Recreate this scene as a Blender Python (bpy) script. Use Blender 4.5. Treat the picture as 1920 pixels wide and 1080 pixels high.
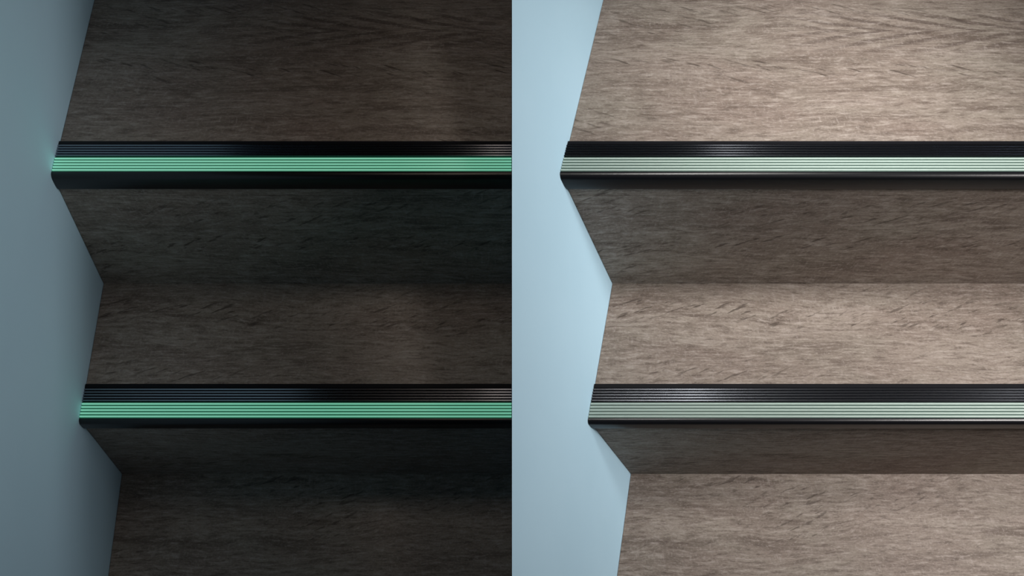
import bpy, bmesh, math
from mathutils import Vector, Matrix

for o in list(bpy.data.objects):
    bpy.data.objects.remove(o, do_unlink=True)
scene = bpy.context.scene
C = scene.collection

# ------------------------------------------------------------------ measures
S = 0.26                    # metres per unit; a unit is the distance camera - left wall
FPX = 1069.2                # focal length in pixels of the 1920 px frame
PITCH = 1.161               # camera looks 66.5 degrees down
YC, ZC = -1.939, 2.312      # camera (units), Y up the flight, Z up; origin at foot of upper riser
RISE, GOING = 0.655, 0.776
SP, CP = math.sin(PITCH), math.cos(PITCH)
KL, KR = 0.3702, 0.5220     # batter of the two side walls
FLOOR_Z = -2 * RISE
WALL_TOP = 1.5
RIGHT_END = 4.2
BACK_Y = 1.9

def depth(y, z):
    return (y - YC) * CP - (z - ZC) * SP
def wall_l(y, z):           # surface of the left wall
    return -1.0 - KL * depth(y, z)
def wall_c(y, z):           # surface of the central wall facing the right flight
    return -1.0 + KR * depth(y, z)

# ------------------------------------------------------------------ camera, world, lights
cam = bpy.data.cameras.new('camera')
co = bpy.data.objects.new('camera', cam); C.objects.link(co)
co.location = (0, YC * S, ZC * S)
co.rotation_euler = (math.pi / 2 - PITCH, 0, 0)
cam.sensor_width = 36.0
cam.lens = 36.0 * FPX / 1920.0
cam.shift_y = 310.0 / 1920.0
cam.clip_start = 0.01
scene.camera = co

w = bpy.data.worlds.new('room_light'); scene.world = w; w.use_nodes = True
w.node_tree.nodes['Background'].inputs[0].default_value = (1.0, 0.97, 0.94, 1)
w.node_tree.nodes['Background'].inputs[1].default_value = 0.0015

def area(name, loc, target, size, power, color=(1, 1, 1), spread=180, size_y=None):
    l = bpy.data.lights.new(name, 'AREA')
    l.energy = power; l.color = color; l.size = size * S
    l.shape = 'RECTANGLE'; l.size_y = (size_y or size) * S
    l.spread = math.radians(spread)
    o = bpy.data.objects.new(name, l); C.objects.link(o)
    o.location = Vector(loc) * S
    d = (Vector(target) - Vector(loc)) * S
    o.rotation_euler = d.to_track_quat('-Z', 'Y').to_euler()
    return o

# added unseen area lights that brighten the right flight
area('fill_right', (1.55, 0.4, 3.6), (1.6, 0.3, 0.0), 1.1, 0.18, (1.0, 0.97, 0.935), 70, 0.7)
area('fill_right_upper', (1.55, 0.36, 3.6), (1.42, 0.5, 0.6), 1.3, 0.92, (1.0, 0.965, 0.93), 60, 0.7)
area('fill_right_side', (4.8, -1.0, 2.2), (0.3, 0.0, 0.6), 1.0, 0.62, (1.0, 0.96, 0.93), 60)
area('fill_foot', (4.4, -1.2, 2.8), (2.3, -1.3, -0.65), 0.8, 1.65, (1.0, 0.945, 0.92), 70)
# added dim area light, unseen, over the left flight
area('fill_left', (-0.45, 0.1, 3.2), (-0.45, -0.4, 0.0), 0.8, 0.084, (1.0, 0.82, 0.68), 75)
# slim area lights added above the frame to make glints on the flat ribs
def add_glint(x, power, color):
    return area('glint_light', (x, 1.4, 2.3), (x, 1.2, 0.0), 0.15, power, color, 140, 1.9)
add_glint(-0.12, 0.066, (1.0, 0.82, 0.70))
add_glint(1.7, 0.12, (1.0, 0.97, 0.94))
add_glint(4.7, 0.105, (1.0, 0.97, 0.94))
# unseen area light added at the right to brighten the left wall
def side_fill(name, x, u, d, len_u, len_d, power, color, spread, tilt):
    l = bpy.data.lights.new(name, 'AREA'); l.shape = 'RECTANGLE'
    l.energy = power; l.color = color; l.size = len_u * S; l.size_y = len_d * S; l.spread = math.radians(spread)
    o = bpy.data.objects.new(name, l); C.objects.link(o)
    au = Vector((0, SP, CP)); ad = Vector((0, CP, -SP))
    z = (Vector((1, 0, 0)) - ad * tilt).normalized()
    y = z.cross(au)
    o.rotation_euler = Matrix((au, y, z)).transposed().to_euler()
    o.location = Vector((x, YC + d * CP + u * SP, ZC - d * SP + u * CP)) * S
side_fill('fill_wall', 2.0, 0.6, 0.8, 2.6, 0.9, 0.33, (1.0, 0.94, 0.925), 80, 0.3)

vs = scene.view_settings
scene.display_settings.display_device = 'sRGB'
vs.view_transform = 'Standard'; vs.look = 'None'
vs.exposure = 0.0; vs.gamma = 1.0; vs.use_curve_mapping = False

# ------------------------------------------------------------------ materials
def new_mat(name):
    m = bpy.data.materials.new(name); m.use_nodes = True
    nt = m.node_tree
    return m, nt, nt.nodes['Principled BSDF']

class G:                    # small helper for building node graphs
    def __init__(s, nt): s.nt = nt
    def val(s, x, sock):
        if isinstance(x, (int, float)): sock.default_value = x
        elif isinstance(x, (tuple, list)): sock.default_value = x
        else: s.nt.links.new(x, sock)
    def math(s, op, a, b=0.0, c=None, clamp=False):
        n = s.nt.nodes.new('ShaderNodeMath'); n.operation = op; n.use_clamp = clamp
        s.val(a, n.inputs[0]); s.val(b, n.inputs[1])
        if c is not None: s.val(c, n.inputs[2])
        return n.outputs[0]
    def xyz(s, x, y, z=0.0):
        n = s.nt.nodes.new('ShaderNodeCombineXYZ')
        s.val(x, n.inputs[0]); s.val(y, n.inputs[1]); s.val(z, n.inputs[2]); return n.outputs[0]
    def noise(s, vec, scale=1.0, detail=4.0, rough=0.55, dist=0.0):
        n = s.nt.nodes.new('ShaderNodeTexNoise'); s.nt.links.new(vec, n.inputs['Vector'])
        n.inputs['Scale'].default_value = scale; n.inputs['Detail'].default_value = detail
        n.inputs['Roughness'].default_value = rough; n.inputs['Distortion'].default_value = dist
        return n.outputs[0]
    def remap(s, x, a, b, lo=0.0, hi=1.0):
        n = s.nt.nodes.new('ShaderNodeMapRange'); n.interpolation_type = 'SMOOTHSTEP'
        s.val(x, n.inputs[0]); n.inputs[1].default_value = a; n.inputs[2].default_value = b
        n.inputs[3].default_value = lo; n.inputs[4].default_value = hi
        return n.outputs[0]
    def mix(s, f, a, b, mode='MIX'):
        n = s.nt.nodes.new('ShaderNodeMix'); n.data_type = 'RGBA'; n.blend_type = mode
        s.val(f, n.inputs[0]); s.val(a, n.inputs[6]); s.val(b, n.inputs[7]); return n.outputs[2]

VTOP = 2 * RISE + GOING - 0.02     # grain coordinate of the top board's front edge
def wood():
    m, nt, b = new_mat('grey_oak_decor'); g = G(nt)
    tc = nt.nodes.new('ShaderNodeTexCoord'); sp = nt.nodes.new('ShaderNodeSeparateXYZ')
    nt.links.new(tc.outputs['Object'], sp.inputs[0])
    u = g.math('MULTIPLY', sp.outputs[0], 1 / S)
    v = g.math('MULTIPLY', g.math('ADD', sp.outputs[1], sp.outputs[2]), 1 / S)
    # slow waviness of the grain
    wob = g.noise(g.xyz(g.math('MULTIPLY', u, 0.9), g.math('MULTIPLY', v, 2.0), 3.1), 1, 2)
    v2 = g.math('ADD', v, g.math('MULTIPLY', g.math('SUBTRACT', wob, 0.5), 0.16))
    def nz(su, sv, z, det=4, rough=0.55, vv=None):
        return g.noise(g.xyz(g.math('MULTIPLY', u, su), g.math('MULTIPLY', vv or v2, sv), z), 1, det, rough)
    tone = nz(0.8, 4.0, 1.0, 3)
    hue = nz(1.6, 3.0, 2.0, 2)
    bands = nz(1.6, 12.0, 7.0, 5, 0.6)
    grain = nz(11.0, 62.0, 11.0, 6, 0.68)
    blot = nz(9.0, 20.0, 13.0, 4, 0.6)
    fleck = nz(70.0, 130.0, 15.0, 3, 0.65)
    col = g.mix(g.remap(tone, 0.3, 0.7), (0.240, 0.187, 0.157, 1), (0.321, 0.271, 0.229, 1))
    col = g.mix(g.math('MULTIPLY', g.remap(hue, 0.4, 0.7), 0.35), col, (0.267, 0.249, 0.203, 1))
    # cathedral figure: nested pointed rings, strongest near the back of the top board
    rn = g.noise(g.xyz(g.math('MULTIPLY', u, 0.55), g.math('MULTIPLY', v, 2.3), 23.3), 1, 1.5, 0.4)
    rn = g.math('ADD', rn, g.math('MULTIPLY', g.math('SUBTRACT', blot, 0.5), 0.05))
    ring = g.math('SINE', g.math('MULTIPLY', rn, 95.0))
    rmask = g.remap(g.noise(g.xyz(g.math('MULTIPLY', u, 0.8), g.math('MULTIPLY', v, 2.5), 31.7), 1, 2), 0.42, 0.62)
    col = g.mix(g.math('MULTIPLY', g.remap(ring, -0.2, 1.0), g.math('MULTIPLY', rmask, 0.40)), col, (0.168, 0.127, 0.104, 1))
    dv = g.math('ABSOLUTE', g.math('SUBTRACT', v, 3.02))
    tip = g.math('ADD', g.math('ADD', u, g.math('MULTIPLY', g.math('POWER', dv, 0.8), 2.6)), g.math('MULTIPLY', g.math('SUBTRACT', blot, 0.5), 0.16))
    chev = g.math('SINE', g.math('MULTIPLY', tip, 27.0))
    cmask = g.math('MULTIPLY', g.remap(dv, 0.20, 0.08), g.math('MULTIPLY', g.remap(u, 0.55, 1.0), g.remap(u, 2.1, 1.8)))
    col = g.mix(g.math('MULTIPLY', g.remap(chev, -0.1, 0.9), g.math('MULTIPLY', cmask, 0.95)), col, (0.143, 0.110, 0.093, 1))
    col = g.mix(g.math('MULTIPLY', g.remap(bands, 0.48, 0.32), 0.75), col, (0.141, 0.107, 0.087, 1))
    col = g.mix(g.math('MULTIPLY', g.remap(bands, 0.52, 0.70), 0.35), col, (0.408, 0.350, 0.309, 1))
    col = g.mix(g.math('MULTIPLY', g.remap(blot, 0.48, 0.33), 0.35), col, (0.153, 0.120, 0.099, 1))
    col = g.mix(g.math('MULTIPLY', g.remap(grain, 0.50, 0.34), 0.72), col, (0.112, 0.083, 0.068, 1))
    col = g.mix(g.math('MULTIPLY', g.remap(grain, 0.51, 0.66), 0.60), col, (0.474, 0.413, 0.369, 1))
    col = g.mix(g.math('MULTIPLY', g.remap(fleck, 0.53, 0.70), 0.42), col, (0.500, 0.443, 0.401, 1))
    col = g.mix(g.math('MULTIPLY', g.remap(fleck, 0.47, 0.30), 0.42), col, (0.107, 0.081, 0.067, 1))
    # saw marks across the grain, in patches
    saw = g.noise(g.xyz(g.math('MULTIPLY', u, 62.0), g.math('MULTIPLY', v, 16.0), 41.0), 1, 3, 0.7)
    patch = g.remap(nz(1.7, 5.0, 47.0, 3), 0.42, 0.66)
    col = g.mix(g.math('MULTIPLY', g.remap(saw, 0.53, 0.74), g.math('MULTIPLY', patch, 0.45)), col, (0.510, 0.448, 0.406, 1))
    # short dark checks in rows, slanting one way on the top board and the other way below
    side = g.math('SUBTRACT', 1.0, g.math('MULTIPLY', g.math('GREATER_THAN', v, VTOP), 2.0))
    along = g.math('ADD', u, g.math('MULTIPLY', v, 0.35))
    across = g.math('SUBTRACT', v, g.math('MULTIPLY', g.math('MULTIPLY', u, side), 0.42))
    chk = g.noise(g.xyz(g.math('MULTIPLY', along, 8.0), g.math('MULTIPLY', across, 42.0), 53.0), 1, 3, 0.6)
    cm = g.math('MULTIPLY', g.remap(nz(0.7, 3.4, 59.0, 2), 0.50, 0.62), 0.8)
    vw = g.math('ADD', v, g.math('MULTIPLY', g.math('SUBTRACT', wob, 0.5), 0.25))
    for v0, wd in ((2.74, 0.075), (1.25, 0.085), (1.69, 0.06)):
        off = g.math('ABSOLUTE', g.math('SUBTRACT', vw, v0))
        cm = g.math('MAXIMUM', cm, g.remap(off, wd, wd * 0.4))
    check = g.math('MULTIPLY', g.remap(chk, 0.44, 0.345), cm)
    col = g.mix(g.math('MULTIPLY', check, 0.8), col, (0.071, 0.052, 0.041, 1))
    nt.links.new(col, b.inputs['Base Color'])
    b.inputs['Roughness'].default_value = 0.62
    b.inputs['Specular IOR Level'].default_value = 0.25
    h = g.math('SUBTRACT', g.math('MULTIPLY', grain, 0.5), check)
    bp = nt.nodes.new('ShaderNodeBump'); bp.inputs['Strength'].default_value = 0.25
    bp.inputs['Distance'].default_value = 0.0008
    nt.links.new(h, bp.inputs['Height']); nt.links.new(bp.outputs[0], b.inputs['Normal'])
    return m

def paint():
    m, nt, b = new_mat('pale_blue_paint'); g = G(nt)
    tc = nt.nodes.new('ShaderNodeTexCoord')
    n1 = g.noise(tc.outputs['Object'], 9.0, 3)
    n2 = g.noise(tc.outputs['Object'], 420.0, 2)
    col = g.mix(g.remap(n1, 0.3, 0.7), (0.505, 0.755, 0.915, 1), (0.520, 0.770, 0.930, 1))
    nt.links.new(col, b.inputs['Base Color'])
    b.inputs['Roughness'].default_value = 0.75
    b.inputs['Specular IOR Level'].default_value = 0.2
    bp = nt.nodes.new('ShaderNodeBump'); bp.inputs['Strength'].default_value = 0.05
    bp.inputs['Distance'].default_value = 0.0005
    nt.links.new(n2, bp.inputs['Height']); nt.links.new(bp.outputs[0], b.inputs['Normal'])
    return m

def black(name, rough, col=(0.007, 0.0075, 0.010, 1), spec=0.5):
    m, nt, b = new_mat(name); g = G(nt)
    tc = nt.nodes.new('ShaderNodeTexCoord')
    n = g.noise(tc.outputs['Object'], 160.0, 3)
    b.inputs['Roughness'].default_value = rough
    b.inputs['Base Color'].default_value = col
    b.inputs['Specular IOR Level'].default_value = spec
    return m

def strip(name, base, glow=None, strength=0.0):
    m, nt, b = new_mat(name); g = G(nt)
    tc = nt.nodes.new('ShaderNodeTexCoord')
    n = g.noise(tc.outputs['Object'], 60.0, 3)
    lo = tuple(c * 0.93 for c in base) + (1,)
    nt.links.new(g.mix(n, lo, tuple(base) + (1,)), b.inputs['Base Color'])
    b.inputs['Roughness'].default_value = 0.45
    if glow:
        b.inputs['Emission Color'].default_value = tuple(glow) + (1,)
        b.inputs['Emission Strength'].default_value = strength
    return m

WOOD, PAINT = wood(), paint()
BLACK = black('black_anodised_metal', 0.5, spec=0.12)
BLACK_LIP = black('black_smooth_lip', 0.32, spec=0.45)
BLACK_RIB = black('black_ribbed_insert', 0.22, (0.28, 0.30, 0.34, 1))
BLACK_RIB.node_tree.nodes['Principled BSDF'].inputs['Metallic'].default_value = 1.0
RIDGE_LIT = strip('glow_ridge_lit', (0.54, 0.68, 0.62))
GROOVE_SHADE = strip('glow_groove_shade', (0.095, 0.155, 0.13))  # recess shade put into the colour: darker copy of the ridge
RIDGE_DARK = strip('glow_ridge_glowing', (0.54, 0.68, 0.62), (0.12, 0.44, 0.29), 0.9)
GROOVE_SHADE_GLOW = strip('glow_groove_shade_glowing', (0.095, 0.155, 0.13), (0.005, 0.082, 0.040), 0.9)  # same shade-darkened groove colour, its glow lowered as well
m, nt, b = new_mat('grey_screed'); g = G(nt)
tc = nt.nodes.new('ShaderNodeTexCoord')
nt.links.new(g.mix(g.noise(tc.outputs['Object'], 12.0, 5), (0.22, 0.21, 0.20, 1), (0.32, 0.31, 0.30, 1)), b.inputs['Base Color'])
b.inputs['Roughness'].default_value = 0.85
SCREED = m

# ------------------------------------------------------------------ building helpers
def link(name, bm, mat, parent=None, smooth=None):
    bmesh.ops.recalc_face_normals(bm, faces=bm.faces)
    me = bpy.data.meshes.new(name)
    bm.to_mesh(me); bm.free()
    me.materials.append(mat)
    o = bpy.data.objects.new(name, me); C.objects.link(o)
    if parent: o.parent = parent
    if smooth:
        for p in me.polygons: p.use_smooth = True
        me.set_sharp_from_angle(angle=math.radians(smooth))
    return o

def prism(profile, xl, xr, org):
    """closed YZ profile (units) run along X between two end surfaces, relative to org (units)"""
    bm = bmesh.new()
    L = [bm.verts.new(((xl(y, z) - org[0]) * S, (y - org[1]) * S, (z - org[2]) * S)) for y, z in profile]
    R = [bm.verts.new(((xr(y, z) - org[0]) * S, (y - org[1]) * S, (z - org[2]) * S)) for y, z in profile]
    n = len(profile)
    for i in range(n):
        j = (i + 1) % n
        bm.faces.new((L[i], L[j], R[j], R[i]))
    bm.faces.new(L); bm.faces.new(R[::-1])
    return bm

def empty(name, org, label, cat, group=None):
    o = bpy.data.objects.new(name, None); C.objects.link(o)
    o.empty_display_size = 0.05
    o.location = Vector(org) * S
    o['label'] = label; o['category'] = cat
    if group: o['group'] = group
    return o

def battered(name, section, mat, u0, u1):
    """wall whose cross-section is given as (x, depth), run along the sloping direction"""
    bm = bmesh.new()
    ends = []
    for u in (u0, u1):
        ends.append([bm.verts.new((x * S, (YC + d * CP + u * SP) * S, (ZC - d * SP + u * CP) * S)) for x, d in section])
    n = len(section)
    for i in range(n):
        j = (i + 1) % n
        bm.faces.new((ends[0][i], ends[0][j], ends[1][j], ends[1][i]))
    bm.faces.new(ends[0][::-1]); bm.faces.new(ends[1])
    for co_, no in (((0, 0, FLOOR_Z * S), (0, 0, -1)), ((0, BACK_Y * S, 0), (0, 1, 0)), ((0, -3.4 * S, 0), (0, -1, 0)), ((0, 0, WALL_TOP * S), (0, 0, 1))):
        r = bmesh.ops.bisect_plane(bm, geom=bm.verts[:] + bm.edges[:] + bm.faces[:], plane_co=co_, plane_no=no, clear_outer=True)
        es = [e for e in r['geom_cut'] if isinstance(e, bmesh.types.BMEdge)]
        if es: bmesh.ops.edgeloop_fill(bm, edges=es)
    o = link(name, bm, mat)
    o['kind'] = 'structure'
    return o

# ------------------------------------------------------------------ the setting
def box(x0, x1, y0, y1, z0, z1):
    bm = bmesh.new(); bmesh.ops.create_cube(bm, size=1)
    for v in bm.verts:
        v.co = ((x0 if v.co.x < 0 else x1) * S, (y0 if v.co.y < 0 else y1) * S, (z0 if v.co.z < 0 else z1) * S)
    return bm

D_FAR = 6.5
o = battered('wall_left', [(-1 - KL * 0.9, 0.9), (-1 - KL * D_FAR, D_FAR), (-2.4 - KL * D_FAR, D_FAR), (-2.4 - KL * 0.9, 0.9)], PAINT, -6, 6)
o['label'] = 'pale blue painted wall beside the dark flight of stairs'
o = battered('wall_center', [(0, 1 / KR), (0, D_FAR), (-1 + KR * D_FAR, D_FAR)], PAINT, -6, 6)
o['label'] = 'pale blue painted wall beside the bright flight of stairs'
o = link('floor', box(-7, RIGHT_END + 2, -6, BACK_Y + 0.4, FLOOR_Z - 0.3, FLOOR_Z), SCREED); o['kind'] = 'structure'
o = link('wall_back', box(-7, RIGHT_END + 2, BACK_Y + 0.02, BACK_Y + 0.4, FLOOR_Z, WALL_TOP), PAINT); o['kind'] = 'structure'

# ------------------------------------------------------------------ stairs
GAP = 0.002
flights = [
    dict(xl=lambda y, z: wall_l(y, z) + GAP, xr=lambda y, z: -GAP, org=(-2.02, -GOING, -RISE),
         label='unlit wooden staircase in dark grey brown at the left'),
    dict(xl=lambda y, z: wall_c(y, z) + GAP, xr=lambda y, z: RIGHT_END, org=(0.53, -GOING, -RISE),
         label='brightly lit wooden staircase in light grey brown at the right'),
]
TH = 0.10       # tread thickness
RT = 0.06       # riser thickness
def board(parent, name, prof, F, label):
    o = link(name, prism(prof, F['xl'], F['xr'], F['org']), WOOD, parent)
    return o
def tread_prof(y_front, y_back, z):
    e = 0.006
    return [(y_front, z - TH), (y_front, z - e), (y_front + e, z), (y_back, z), (y_back, z - TH)]
def riser_prof(y, z0, z1):
    return [(y, z0), (y, z1), (y + RT, z1), (y + RT, z0)]
for F in flights:
    t = empty('staircase', F['org'], F['label'], 'stairs', 'two flights of stairs')
    Z2 = 0.006
    board(t, 'tread', tread_prof(0.0, BACK_Y, RISE), F, '')
    board(t, 'riser', riser_prof(0.0, Z2 + 0.001, RISE - TH - 0.001), F, '')
    board(t, 'tread', tread_prof(-GOING, RT, Z2), F, '')
    board(t, 'riser', riser_prof(-GOING, -RISE + 0.001, Z2 - TH - 0.001), F, '')
    board(t, 'tread', tread_prof(-2 * GOING, -GOING + RT, -RISE), F, '')
    board(t, 'riser', riser_prof(-2 * GOING, FLOOR_Z + 0.001, -RISE - TH - 0.001), F, '')

# ------------------------------------------------------------------ stair nosings
def arc(cy, cz, r, a0, a1, n):
    return [(cy + r * math.cos(math.radians(a0 + (a1 - a0) * i / n)), cz + r * math.sin(math.radians(a0 + (a1 - a0) * i / n))) for i in range(n + 1)]
TOPZ = 0.012
def base_profile():
    p = [(0.188, 0.001), (0.188, 0.006), (0.183, TOPZ - 0.002)]
    p += [(0.166, TOPZ - 0.002), (0.165, TOPZ - 0.005), (0.007, TOPZ - 0.005), (0.006, TOPZ)]
    return p + [(0.0045, TOPZ), (0.0045, 0.001)]
def lip_profile():
    p = [(0.004, TOPZ)] + arc(0.003, -0.008, 0.020, 85, 180, 10)
    return p + [(-0.0155, -0.040), (-0.0115, -0.0575), (-0.008, -0.060), (-0.001, -0.060), (-0.001, 0.001), (0.004, 0.001)]
def flat_rib(y, w, z, h):
    return [(y - w / 2, z), (y - w * 0.36, z + h), (y + w * 0.36, z + h), (y + w / 2, z)]
def rib_profile(y, w, z, h):
    return [(y - w / 2, z)] + [(y + w / 2 * math.cos(math.radians(a)), z + h * (0.35 + 0.65 * math.sin(math.radians(a)))) for a in range(180, -1, -30)] + [(y + w / 2, z)]
nosings = [
    (0, 0.0, RISE, 'black ribbed nosing with glowing green strip, upper one on the dark stairs'),
    (0, -GOING, 0.006, 'black ribbed nosing with glowing green strip, lower one on the dark stairs'),
    (1, 0.0, RISE, 'black ribbed nosing with pale whitish strip, upper one on the bright stairs'),
    (1, -GOING, 0.006, 'black ribbed nosing with pale whitish strip, lower one on the bright stairs'),
]
for fi, y0, z0, label in nosings:
    F = flights[fi]
    xl, xr = F['xl'], F['xr']
    org = (xl(y0, z0), y0, z0)
    t = empty('stair_nosing', org, label, 'stair nosing', 'stair nosings on the step edges')
    sh = lambda pr: [(y + y0, z + z0) for y, z in pr]
    base = link('ribbed_base', prism(sh(base_profile()), xl, xr, org), BLACK, t, 35)
    link('front_lip', prism(sh(lip_profile()), xl, xr, org), BLACK_LIP, t, 35)
    P = (0.162 - 0.090) / 5
    for k in range(5):
        link('rib', prism(sh(flat_rib(0.162 - P * (k + 0.5), P * 0.66, TOPZ - 0.005, 0.006)), xl, xr, org), BLACK_RIB, base)
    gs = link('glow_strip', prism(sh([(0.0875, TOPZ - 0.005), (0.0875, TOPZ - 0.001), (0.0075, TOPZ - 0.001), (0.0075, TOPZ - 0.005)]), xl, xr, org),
              (GROOVE_SHADE_GLOW, GROOVE_SHADE)[fi], t)
    Q = 0.080 / 5
    for k in range(5):
        link('ridge', prism(sh(rib_profile(0.0875 - Q * (k + 0.5), Q * 0.46, TOPZ - 0.001, 0.003)), xl, xr, org),
             (RIDGE_DARK, RIDGE_LIT)[fi], gs, 60)
